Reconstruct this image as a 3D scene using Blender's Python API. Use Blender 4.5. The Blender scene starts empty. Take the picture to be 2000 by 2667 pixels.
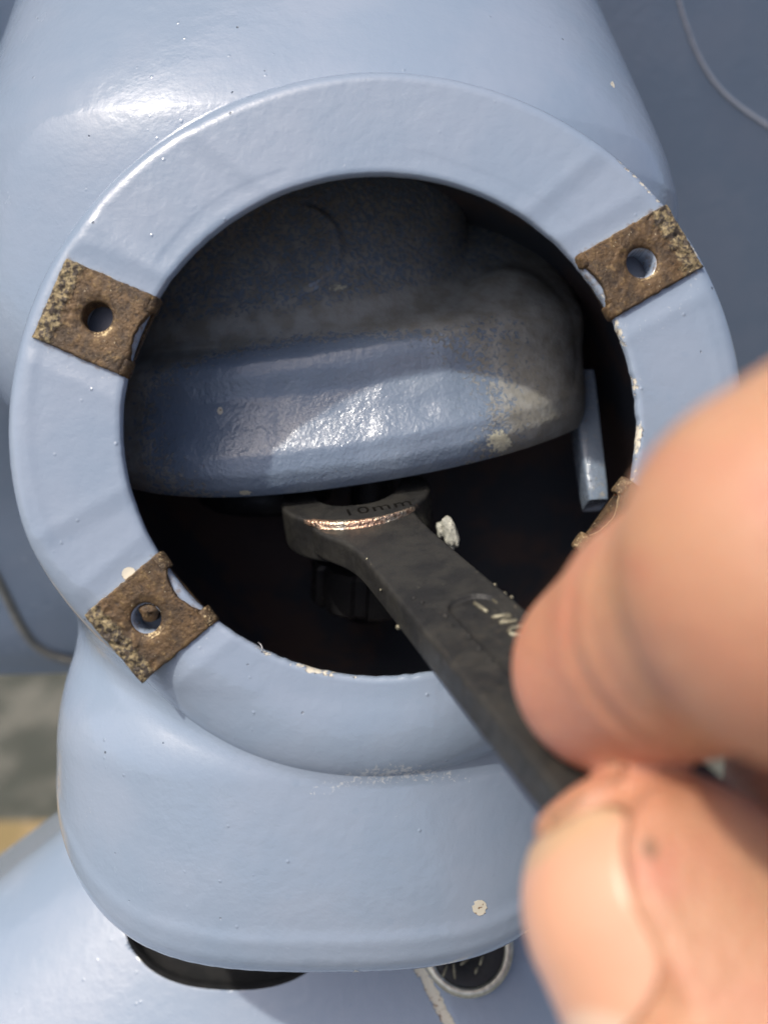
import bpy, math, random
import numpy as np
from mathutils import Matrix, Vector

SC = bpy.context.scene
COL = SC.collection
rng = np.random.default_rng(7)
random.seed(7)
R = math.radians

# ---------------------------------------------------------------- frame of the tilted housing
# Everything is designed in millimetres in the frame of the round opening's flange
# (x right, y up along the flange, z out of the opening) and then stood in the world.
PITCH = R(32)
BASE = Vector((0.0, 0.0, 0.82))
ROT = Matrix(((1, 0, 0),
              (0, math.sin(PITCH), -math.cos(PITCH)),
              (0, math.cos(PITCH), math.sin(PITCH))))
ROT4 = ROT.to_4x4()
CAMD = 100.0
FPX = 2200.0


def world(p):
    return BASE + ROT @ (Vector(p) * 0.001)


def P(px, py, z):
    s = (CAMD - z) / FPX
    return np.array([(px - 1000) * s, (1333.5 - py) * s, z])


# ---------------------------------------------------------------- camera
cam_d = bpy.data.cameras.new('camera')
cam = bpy.data.objects.new('camera', cam_d)
COL.objects.link(cam)
cam.matrix_world = Matrix.Translation(world((0, 0, CAMD))) @ ROT4
cam_d.sensor_fit = 'VERTICAL'
cam_d.lens = 4.38
cam_d.sensor_height = 4.38 * 2667 / FPX
cam_d.sensor_width = cam_d.sensor_height * 2000 / 2667
cam_d.clip_start = 0.004
cam_d.clip_end = 2000
cam_d.dof.use_dof = True
cam_d.dof.focus_distance = 0.108
cam_d.dof.aperture_fstop = 2.0
SC.camera = cam

# ---------------------------------------------------------------- light
SUN_LOCAL = Vector((-0.43, 0.66, 0.62)).normalized()
SUN_W = (ROT @ SUN_LOCAL).normalized()
sun_el = math.asin(SUN_W.z)
wd = bpy.data.worlds.new('World')
SC.world = wd
wd.use_nodes = True
wn = wd.node_tree
bg = wn.nodes['Background']
sky = wn.nodes.new('ShaderNodeTexSky')
sky.sky_type = 'NISHITA'
sky.sun_disc = False
sky.sun_elevation = sun_el
sky.sun_rotation = math.atan2(SUN_W.x, SUN_W.y)
sky.air_density = 0.7
sky.dust_density = 5.0
sky.ozone_density = 0.6
wn.links.new(sky.outputs[0], bg.inputs[0])
bg.inputs[1].default_value = 0.15
sd = bpy.data.lights.new('sun', 'SUN')
sd.energy = 2.2
sd.angle = R(1.6)
sd.color = (1.0, 0.94, 0.84)
so = bpy.data.objects.new('sun', sd)
COL.objects.link(so)
so.rotation_euler = SUN_W.to_track_quat('Z', 'Y').to_euler()
so.location = (0, -2, 4)
SC.view_settings.view_transform = 'Standard'
SC.view_settings.look = 'None'
SC.view_settings.exposure = 0.36
SC.view_settings.gamma = 1.0
SC.cycles.use_denoising = True


# ---------------------------------------------------------------- helpers: objects
def tag(o, label=None, cat=None, group=None, kind=None):
    if label: o['label'] = label
    if cat: o['category'] = cat
    if group: o['group'] = group
    if kind: o['kind'] = kind
    return o


def empty(name, origin):
    o = bpy.data.objects.new(name, None)
    COL.objects.link(o)
    o.empty_display_size = 0.01
    o.matrix_world = Matrix.Translation(world(origin)) @ ROT4
    o['org'] = [float(v) for v in origin]
    return o


def mesh(name, V, F, mats, parent=None, origin=None, attrs=None, midx=None, smooth=True):
    V = np.asarray(V, float)
    if parent is not None:
        org = np.array(parent['org'])
    else:
        org = np.array(origin if origin is not None else V.mean(0))
    me = bpy.data.meshes.new(name)
    if isinstance(F, np.ndarray):
        F = F.tolist()
    me.from_pydata(((V - org) * 0.001).tolist(), [], F)
    for m in (mats if isinstance(mats, (list, tuple)) else [mats]):
        me.materials.append(m)
    if midx is not None:
        me.polygons.foreach_set('material_index', np.asarray(midx, np.int32))
    me.polygons.foreach_set('use_smooth', np.full(len(me.polygons), smooth, dtype=bool))
    for k, a in (attrs or {}).items():
        at = me.attributes.new(k, 'FLOAT', 'POINT')
        at.data.foreach_set('value', np.asarray(a, np.float32))
    me.update()
    o = bpy.data.objects.new(name, me)
    COL.objects.link(o)
    o['org'] = [float(v) for v in org]
    if parent is not None:
        o.parent = parent
    else:
        o.matrix_world = Matrix.Translation(world(org)) @ ROT4
    return o


def grid_faces(n, m, closed=False):
    i, j = np.meshgrid(np.arange(n - 1), np.arange(m if closed else m - 1), indexing='ij')
    j2 = (j + 1) % m
    return np.stack([i * m + j, i * m + j2, (i + 1) * m + j2, (i + 1) * m + j], -1).reshape(-1, 4)


def smax(a, b, k):
    h = np.clip(0.5 + 0.5 * (a - b) / k, 0, 1)
    return b * (1 - h) + a * h + k * h * (1 - h)


def smin(a, b, k):
    return -smax(-a, -b, k)


def sstep(x, a, b):
    t = np.clip((x - a) / (b - a), 0, 1)
    return t * t * (3 - 2 * t)


def noise3(p, seed=0):
    """cheap smooth value noise, p (...,3) -> 0..1"""
    p = np.asarray(p, float)
    i = np.floor(p).astype(np.int64)
    f = p - i
    f = f * f * (3 - 2 * f)

    def h(a, b, c):
        n = (a * 374761393 + b * 668265263 + c * 2147483647 + seed * 1274126177) & 0xffffffff
        n = ((n ^ (n >> 13)) * 1274126177) & 0xffffffff
        n = n ^ (n >> 16)
        return (n & 0xffff) / 65535.0
    x, y, z = i[..., 0], i[..., 1], i[..., 2]
    r = 0
    for dx in (0, 1):
        wx = f[..., 0] if dx else 1 - f[..., 0]
        for dy in (0, 1):
            wy = f[..., 1] if dy else 1 - f[..., 1]
            for dz in (0, 1):
                wz = f[..., 2] if dz else 1 - f[..., 2]
                r = r + wx * wy * wz * h(x + dx, y + dy, z + dz)
    return r


def surface_nets(lo, hi, res, fn):
    n = [int(math.ceil((hi[k] - lo[k]) / res)) + 1 for k in range(3)]
    ax = [lo[k] + res * np.arange(n[k]) for k in range(3)]
    X, Y, Z = np.meshgrid(*ax, indexing='ij')
    D = fn(X, Y, Z).astype(np.float32)
    S = D < 0
    cnt = np.zeros([k - 1 for k in n], np.int16)
    acc = np.zeros([k - 1 for k in n] + [3], np.float32)

    def corner(o):
        return tuple(slice(o[k], n[k] - 1 + o[k]) for k in range(3))
    for axis in range(3):
        others = [k for k in range(3) if k != axis]
        for a in (0, 1):
            for b in (0, 1):
                o0 = [0, 0, 0]
                o0[others[0]], o0[others[1]] = a, b
                o1 = list(o0)
                o1[axis] = 1
                d0, d1 = D[corner(o0)], D[corner(o1)]
                m = S[corner(o0)] != S[corner(o1)]
                t = np.where(m, d0 / np.where(m, d0 - d1, 1), 0)
                cnt += m
                acc[..., axis] += t * m
                acc[..., others[0]] += a * m
                acc[..., others[1]] += b * m
    act = cnt > 0
    idx = np.full(act.shape, -1, np.int64)
    idx[act] = np.arange(act.sum())
    cells = np.argwhere(act)
    V = cells + acc[act] / cnt[act][:, None]
    V = V * res + np.array(lo)
    faces = []
    for axis in range(3):
        u, v = [(1, 2), (2, 0), (0, 1)][axis]
        sl0 = [slice(1, n[k] - 1) for k in range(3)]
        sl1 = list(sl0)
        sl0[axis] = slice(0, n[axis] - 1)
        sl1[axis] = slice(1, n[axis])
        m = S[tuple(sl0)] != S[tuple(sl1)]
        e = np.argwhere(m)
        base = e.copy()
        for k in range(3):
            if k != axis:
                base[:, k] += 1
        flip = S[tuple(sl0)][m]

        def cid(du, dv):
            c = base.copy()
            c[:, u] -= du
            c[:, v] -= dv
            return idx[c[:, 0], c[:, 1], c[:, 2]]
        q = np.stack([cid(1, 1), cid(0, 1), cid(0, 0), cid(1, 0)], -1)
        q[~flip] = q[~flip][:, ::-1]
        faces.append(q)
    return V, np.concatenate(faces)


def relax(V, F, n=2, lam=0.5):
    V = V.copy()
    E = np.concatenate([F[:, [0, 1]], F[:, [1, 2]], F[:, [2, 3]], F[:, [3, 0]]])
    for _ in range(n):
        s = np.zeros_like(V)
        c = np.zeros(len(V))
        for k in range(3):
            s[:, k] = np.bincount(E[:, 0], V[E[:, 1], k], len(V)) + np.bincount(E[:, 1], V[E[:, 0], k], len(V))
        c = np.bincount(E[:, 0], minlength=len(V)) + np.bincount(E[:, 1], minlength=len(V))
        V += lam * (s / c[:, None] - V)
    return V


def tube(pts, rad, n=8):
    pts = np.asarray(pts, float)
    rad = np.broadcast_to(np.asarray(rad, float), (len(pts),))
    V = []
    T = np.gradient(pts, axis=0)
    T /= np.linalg.norm(T, axis=1)[:, None] + 1e-12
    ref = np.array([0.3, 0.2, 0.93])
    for p, t, r in zip(pts, T, rad):
        a = np.cross(t, ref)
        a /= np.linalg.norm(a)
        b = np.cross(t, a)
        for k in range(n):
            th = 2 * math.pi * k / n
            V.append(p + r * (math.cos(th) * a + math.sin(th) * b))
    F = grid_faces(len(pts), n, True).tolist()
    F.append(list(range(n))[::-1])
    F.append([(len(pts) - 1) * n + k for k in range(n)])
    return np.array(V), F


# ---------------------------------------------------------------- helpers: materials
class NT:
    def __init__(s, name):
        s.m = bpy.data.materials.new(name)
        s.m.use_nodes = True
        s.t = s.m.node_tree
        s.b = s.t.nodes['Principled BSDF']
        tc = s.t.nodes.new('ShaderNodeTexCoord')
        vm = s.t.nodes.new('ShaderNodeVectorMath')
        vm.operation = 'SCALE'
        vm.inputs['Scale'].default_value = 1000
        s.t.links.new(tc.outputs['Object'], vm.inputs[0])
        s.mm = vm.outputs[0]

    def link(s, a, b):
        s.t.links.new(a, b)

    def setv(s, sock, v):
        if hasattr(v, 'links'):
            s.link(v, sock)
        else:
            sock.default_value = v

    def noise(s, scale, detail=3, rough=0.55, dist=0.0, vec=None):
        n = s.t.nodes.new('ShaderNodeTexNoise')
        n.inputs['Scale'].default_value = scale
        n.inputs['Detail'].default_value = detail
        n.inputs['Roughness'].default_value = rough
        n.inputs['Distortion'].default_value = dist
        s.link(vec or s.mm, n.inputs['Vector'])
        return n.outputs['Fac']

    def voro(s, scale, out='Distance', rnd=1.0):
        n = s.t.nodes.new('ShaderNodeTexVoronoi')
        n.inputs['Scale'].default_value = scale
        n.inputs['Randomness'].default_value = rnd
        s.link(s.mm, n.inputs['Vector'])
        return n.outputs[out]

    def math(s, op, a, b=0.0, c=0.0, clamp=False):
        n = s.t.nodes.new('ShaderNodeMath')
        n.operation = op
        n.use_clamp = clamp
        s.setv(n.inputs[0], a)
        s.setv(n.inputs[1], b)
        s.setv(n.inputs[2], c)
        return n.outputs[0]

    def ramp(s, v, a, b, lo=0.0, hi=1.0):
        n = s.t.nodes.new('ShaderNodeMapRange')
        n.interpolation_type = 'SMOOTHSTEP'
        s.setv(n.inputs['Value'], v)
        n.inputs['From Min'].default_value = a
        n.inputs['From Max'].default_value = b
        n.inputs['To Min'].default_value = lo
        n.inputs['To Max'].default_value = hi
        return n.outputs['Result']

    def mix(s, f, a, b):
        n = s.t.nodes.new('ShaderNodeMix')
        n.data_type = 'RGBA'
        s.setv(n.inputs['Factor'], f)
        for sock, v in ((n.inputs['A'], a), (n.inputs['B'], b)):
            if hasattr(v, 'links'):
                s.link(v, sock)
            else:
                sock.default_value = (*v, 1)
        return n.outputs['Result']

    def attr(s, name):
        n = s.t.nodes.new('ShaderNodeAttribute')
        n.attribute_name = name
        return n.outputs['Fac']

    def bump(s, h, dist_mm, strength=1.0, normal=None):
        n = s.t.nodes.new('ShaderNodeBump')
        n.inputs['Strength'].default_value = strength
        n.inputs['Distance'].default_value = dist_mm * 0.001
        s.link(h, n.inputs['Height'])
        if normal is not None:
            s.link(normal, n.inputs['Normal'])
        return n.outputs['Normal']

    def out(s, color=None, rough=None, metal=None, normal=None, coat=None, spec=None):
        for k, v in (('Base Color', color), ('Roughness', rough), ('Metallic', metal), ('Normal', normal),
                     ('Coat Weight', coat), ('Specular IOR Level', spec)):
            if v is None:
                continue
            if k == 'Base Color' and not hasattr(v, 'links'):
                v = (*v, 1)
            s.setv(s.b.inputs[k], v)
        return s.m


BLUE_A = (0.230, 0.292, 0.378)
BLUE_B = (0.258, 0.312, 0.394)


def paint_material(name, dusty=False, peel=0.05):
    n = NT(name)
    BLUE, BLUE2 = ((0.165, 0.215, 0.29), (0.195, 0.245, 0.315)) if dusty else (BLUE_A, BLUE_B)
    big = n.noise(0.06, 3)
    col = n.mix(n.ramp(big, 0.35, 0.65), BLUE, BLUE2)
    # pin-head pits and nibs in the paint
    pv = n.voro(0.42)
    pick = n.noise(0.55, 1)
    pit = n.math('MULTIPLY', n.ramp(pv, 0.05, 0.09, 1, 0), n.ramp(pick, 0.60, 0.66))
    col = n.mix(n.math('MULTIPLY', pit, 0.75), col, (0.07, 0.085, 0.10))
    # bruised, slightly translucent spots in the lacquer
    sp = n.math('MULTIPLY', n.ramp(n.voro(0.33), 0.10, 0.2, 1, 0), n.ramp(n.noise(0.23, 2), 0.52, 0.6))
    col = n.mix(n.math('MULTIPLY', sp, 0.22), col, (0.2, 0.27, 0.36))
    scf = n.ramp(n.math('ADD', n.attr('scuff'), n.math('MULTIPLY', n.math('SUBTRACT', n.noise(1.7, 4, 0.7, 0.8), 0.5), 2.0)), 0.62, 0.85)
    col = n.mix(n.math('MULTIPLY', scf, 0.7), col, (0.50, 0.52, 0.53))
    stf = n.ramp(n.math('ADD', n.attr('stain'), n.math('MULTIPLY', n.math('SUBTRACT', n.noise(0.9, 4, 0.7), 0.5), 1.5)), 0.5, 0.95)
    col = n.mix(n.math('MULTIPLY', stf, 0.75), col, (0.15, 0.105, 0.065))
    wear_and_light = n.attr('wear_and_light')
    wn_ = n.noise(1.1, 4, 0.65)
    wf = n.ramp(n.math('ADD', wear_and_light, n.math('MULTIPLY', n.math('SUBTRACT', wn_, 0.5), 1.3)), 0.55, 0.72)
    wcol = n.mix(n.ramp(n.noise(1.6, 2), 0.60, 0.68), (0.62, 0.58, 0.47), (0.22, 0.13, 0.06))
    col = n.mix(wf, col, wcol)
    rough = n.math('ADD', n.ramp(n.noise(0.3, 3), 0.3, 0.7, 0.14, 0.22), n.ramp(n.noise(0.11, 4, 0.6, 0.8), 0.5, 0.75, 0.0, 0.09))
    if dusty:
        d = n.attr('dust')
        fine = n.noise(1.35, 5, 0.7, 0.6)
        df = n.ramp(n.math('ADD', d, n.math('MULTIPLY', n.math('SUBTRACT', fine, 0.5), 2.8)), 0.45, 0.8)
        dcol = n.mix(n.ramp(n.noise(0.35, 4), 0.35, 0.65), (0.34, 0.338, 0.31), (0.25, 0.235, 0.19))
        col = n.mix(n.math('MULTIPLY', df, 0.85), col, dcol)
        rough = n.math('ADD', rough, n.math('MULTIPLY', df, 0.5))
        pale_amt = n.attr('pale')
        pf = n.ramp(n.math('ADD', pale_amt, n.math('MULTIPLY', n.math('SUBTRACT', n.noise(1.5, 4, 0.7), 0.5), 1.6)), 0.6, 0.75)
        col = n.mix(pf, col, (0.62, 0.60, 0.46))  # cream patches where the pale mask is high
        hgt = n.math('ADD', n.noise(1.25, 4, 0.6), n.math('MULTIPLY', df, 0.35))
        nm = n.bump(hgt, 0.15)
    else:
        nm = n.bump(n.noise(0.55, 3, 0.5), peel * 1.4)
        nm = n.bump(n.noise(2.1, 2, 0.5), peel * 0.35, 1.0, nm)
        nib = n.math('MULTIPLY', n.ramp(n.voro(0.5), 0.0, 0.16, 1, 0), n.ramp(n.noise(0.37, 1), 0.56, 0.64))
        nm = n.bump(n.math('SUBTRACT', n.math('MULTIPLY', nib, 0.8), n.math('ADD', pit, wf)), 0.09, 1.0, nm)
    m = n.out(col, n.math('ADD', rough, n.math('MULTIPLY', wf, 0.4)), 0.0, nm, n.math('MULTIPLY', n.math('SUBTRACT', 1.0, df), 0.6) if dusty else 0.5, 0.5)
    n.link(nm, n.b.inputs['Coat Normal'])
    n.b.inputs['Coat Roughness'].default_value = 0.04
    return m


M_PAINT = paint_material('powder_blue_gloss_paint')
M_CAST = paint_material('dusty_blue_paint', dusty=True)


def inner_material():
    n = NT('shaded_inner_coat')
    k = n.noise(0.08, 3)
    col = n.mix(n.ramp(k, 0.4, 0.6), (0.055, 0.062, 0.078), (0.105, 0.078, 0.074))  # shade of the cavity put into a dark coat colour
    wall_light = n.attr('wear_and_light')
    col = n.mix(wall_light, col, (0.16, 0.2, 0.26))  # light on the inner wall painted as paler blue
    return n.out(col, 0.6, 0.0, n.bump(n.noise(0.8, 4), 0.1), 0.0, 0.3)


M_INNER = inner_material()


def rust_material():
    n = NT('rusted_spring_steel')
    a = n.noise(0.33, 5, 0.65, 0.5)
    b = n.noise(1.3, 5, 0.7)
    c = n.noise(3.2, 3, 0.6)
    col = n.mix(n.ramp(a, 0.35, 0.62), (0.062, 0.042, 0.025), (0.125, 0.076, 0.036))
    col = n.mix(n.ramp(b, 0.52, 0.68), col, (0.19, 0.125, 0.055))
    col = n.mix(n.ramp(b, 0.46, 0.34), col, (0.045, 0.03, 0.02))
    scab = n.attr('scab')
    sf = n.ramp(n.math('ADD', scab, n.math('MULTIPLY', n.math('SUBTRACT', n.noise(1.1, 4, 0.7), 0.5), 1.6)), 0.5, 0.8)
    scol = n.mix(n.ramp(n.noise(1.9, 3), 0.42, 0.6), (0.055, 0.046, 0.038), (0.30, 0.24, 0.13))
    col = n.mix(n.math('MULTIPLY', sf, 0.85), col, scol)
    w = n.attr('wear_and_light')
    wf = n.ramp(n.math('ADD', w, n.math('MULTIPLY', n.math('SUBTRACT', c, 0.5), 1.0)), 0.5, 0.75)
    col = n.mix(wf, col, (0.62, 0.5, 0.30))  # bare worn metal, plus sunlight painted on the clips' edges
    spk = n.ramp(n.math('MULTIPLY', n.ramp(n.voro(1.5), 0.05, 0.15, 1, 0), n.ramp(n.noise(0.9, 1), 0.55, 0.62)), 0.3, 0.8)
    col = n.mix(n.math('MULTIPLY', spk, 0.8), col, (0.55, 0.48, 0.33))
    h = n.math('ADD', b, n.math('MULTIPLY', sf, n.noise(1.5, 3)))
    nm = n.bump(h, 0.22)
    nm = n.bump(c, 0.08, 1.0, nm)
    return n.out(col, n.ramp(c, 0.3, 0.7, 0.38, 0.7), n.math('ADD', 0.35, n.math('MULTIPLY', wf, 0.5)), nm, 0.0, 0.5)


M_RUST = rust_material()


def black_metal(name='blackened_tool_steel', base=(0.017, 0.017, 0.0165)):
    n = NT(name)
    d = n.noise(0.25, 4)
    brown = n.attr('scab')
    col = n.mix(n.ramp(d, 0.35, 0.65), base, (base[0] * 1.7, base[1] * 1.65, base[2] * 1.5))
    bf = n.ramp(n.math('ADD', brown, n.math('MULTIPLY', n.math('SUBTRACT', n.noise(1.0, 4, 0.7), 0.5), 1.2)), 0.4, 0.9)
    col = n.mix(n.math('MULTIPLY', bf, 0.5), col, (0.07, 0.055, 0.04))
    spk = n.math('MULTIPLY', n.ramp(n.voro(0.8), 0.03, 0.10, 1, 0), n.ramp(n.noise(0.5, 1), 0.56, 0.64))
    col = n.mix(n.math('MULTIPLY', spk, 0.8), col, (0.30, 0.27, 0.2))
    w = n.attr('wear_and_light')
    rip = n.noise(1.6, 2)
    wf = n.ramp(n.math('ADD', w, n.math('MULTIPLY', n.math('SUBTRACT', rip, 0.5), 0.5)), 0.4, 0.7)
    col = n.mix(wf, col, n.mix(n.ramp(n.noise(0.35, 2), 0.42, 0.62), (0.55, 0.36, 0.25), (0.52, 0.47, 0.37)))
    nm = n.bump(n.noise(1.6, 4, 0.65), 0.05)
    nm = n.bump(n.math('MULTIPLY', n.noise(2.2, 2), wf), 0.25, 1.0, nm)
    rough = n.math('SUBTRACT', n.ramp(n.noise(0.9, 3), 0.3, 0.7, 0.42, 0.6), n.math('MULTIPLY', wf, 0.15))
    return n.out(col, rough, n.math('MULTIPLY', wf, 0.95), nm, 0.0, 0.4)


M_BLACK = black_metal()
M_NUT = black_metal('oily_black_nut_steel', (0.012, 0.012, 0.013))


def simple(name, c1, c2, scale, rough, bump=0.05, metal=0.0, spec=0.5):
    n = NT(name)
    col = n.mix(n.ramp(n.noise(scale, 4, 0.6), 0.35, 0.65), c1, c2)
    return n.out(col, rough, metal, n.bump(n.noise(scale * 4, 3), bump), 0.0, spec)


M_STAMP = simple('stamped_dark_marks', (0.006, 0.006, 0.006), (0.010, 0.009, 0.008), 1.0, 0.9, 0.02, 0.0, 0.0)
M_EMBOSS = simple('rubbed_raised_letters', (0.16, 0.145, 0.10), (0.30, 0.28, 0.20), 1.4, 0.42, 0.04, 0.5)
M_STEEL = simple('zinc_plated_steel', (0.55, 0.52, 0.42), (0.75, 0.72, 0.6), 1.2, 0.3, 0.06, 0.9)
M_FLAKE = simple('flaked_primer', (0.30, 0.31, 0.27), (0.50, 0.50, 0.43), 0.8, 0.55, 0.2)
M_CHIP = simple('bare_cream_primer', (0.60, 0.58, 0.46), (0.75, 0.72, 0.6), 1.5, 0.5, 0.08)
M_RUBBER = simple('black_rubber', (0.012, 0.013, 0.014), (0.022, 0.022, 0.022), 0.3, 0.6, 0.05, 0.0, 0.35)
M_FIBRE = simple('pale_fibre', (0.3, 0.3, 0.3), (0.5, 0.5, 0.5), 1.0, 0.6)


def skin_material():
    n = NT('skin')
    a = n.noise(0.05, 3)
    b = n.noise(0.22, 4, 0.6)
    col = n.mix(n.ramp(a, 0.35, 0.65), (0.48, 0.228, 0.146), (0.49, 0.268, 0.155))
    col = n.mix(n.math('MULTIPLY', n.ramp(b, 0.48, 0.7), 0.5), col, (0.47, 0.17, 0.115))
    col = n.mix(n.math('MULTIPLY', n.ramp(n.noise(0.13, 3), 0.55, 0.7), 0.45), col, (0.52, 0.31, 0.17))
    red = n.attr('red')
    col = n.mix(n.math('MULTIPLY', red, 0.5), col, (0.58, 0.22, 0.135))
    gr = n.attr('grime')
    gf = n.ramp(n.math('ADD', gr, n.math('MULTIPLY', n.math('SUBTRACT', n.noise(0.6, 4), 0.5), 0.7)), 0.4, 0.9)
    col = n.mix(n.math('MULTIPLY', gf, 0.8), col, (0.12, 0.075, 0.04))
    ridge = n.noise(1.6, 3, 0.6)
    nm = n.bump(n.math('ADD', n.noise(0.6, 4, 0.6), ridge), 0.22)
    m = n.out(col, 0.42, 0.0, nm, 0.0, 0.5)
    n.b.inputs['Subsurface Weight'].default_value = 0.35
    n.b.inputs['Subsurface Radius'].default_value = (1.0, 0.35, 0.2)
    n.b.inputs['Subsurface Scale'].default_value = 0.0025
    return m


M_SKIN = skin_material()


def nail_material():
    n = NT('thumb_nail_keratin')
    lun = n.attr('lunula')
    tip = n.attr('tip')
    col = n.mix(lun, (0.60, 0.33, 0.215), (0.64, 0.45, 0.33))
    col = n.mix(tip, col, (0.52, 0.335, 0.20))
    gr = n.attr('grime')
    gf = n.ramp(n.math('ADD', gr, n.math('MULTIPLY', n.math('SUBTRACT', n.noise(0.6, 4), 0.5), 0.5)), 0.4, 0.9)
    col = n.mix(n.math('MULTIPLY', gf, 0.85), col, (0.05, 0.04, 0.025))
    m = n.out(col, 0.3, 0.0, n.bump(n.noise(0.7, 2), 0.06), 0.0, 0.5)
    n.b.inputs['Subsurface Weight'].default_value = 0.15
    n.b.inputs['Subsurface Radius'].default_value = (1.0, 0.4, 0.25)
    n.b.inputs['Subsurface Scale'].default_value = 0.001
    return m


M_NAIL = nail_material()

# ================================================================ SETTING: ground
nt = NT('weathered_paving')
c = nt.mix(nt.ramp(nt.noise(0.012, 5, 0.6), 0.38, 0.62), (0.05, 0.054, 0.042), (0.125, 0.122, 0.10))
c = nt.mix(nt.ramp(nt.noise(0.05, 4), 0.55, 0.7), c, (0.06, 0.068, 0.055))
M_GROUND = nt.out(c, 0.9, 0.0, nt.bump(nt.noise(0.2, 5, 0.65), 2.0))
gm = bpy.data.meshes.new('ground')
S = 400
gm.from_pydata([(-S, -S, 0), (S, -S, 0), (S, S, 0), (-S, S, 0)], [], [(0, 1, 2, 3)])
gm.materials.append(M_GROUND)
go = bpy.data.objects.new('ground', gm)
COL.objects.link(go)
tag(go, 'grey green weathered paving far below, out of focus', None, None, 'structure')

# ================================================================ HOUSING
CI = np.array([-0.55, 10.25])
RI = np.array([30.6, 29.85])
CO = np.array([-1.05, 10.45])
RO = np.array([44.2, 42.4])

CLIPS = {  # centre px, outward direction is away from the opening centre
    'a': dict(c=(248, 826), hole=(250, 825), size=(12.0, 10.2), ang=None),
    'b': dict(c=(1666, 679), hole=(1672, 679), size=(12.4, 8.6), ang=None),
    'c': dict(c=(389, 1611), hole=(380, 1613), size=(11.4, 10.6), ang=None),
    'd': dict(c=(1668, 1410), hole=(1680, 1415), size=(11.6, 10.2), ang=None),
}
_dir = {'a': (-234, -101), 'b': (235, -135), 'c': (-199, 168), 'd': (205, 150)}
for k, cl in CLIPS.items():
    d = np.array([_dir[k][0], -_dir[k][1]], float)
    d /= np.linalg.norm(d)
    cl['u'] = d                               # pointing outwards from the opening
    cl['v'] = np.array([-d[1], d[0]])
    cl['p'] = P(*cl['c'], 0.4)[:2]


def flange_d(x, y):
    """signed distance (approx, mm) to the flange's outer edge"""
    q = np.sqrt(((x - CO[0]) / RO[0]) ** 2 + ((y - CO[1]) / RO[1]) ** 2)
    return (q - 1) * (RO[0] + RO[1]) / 2


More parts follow.
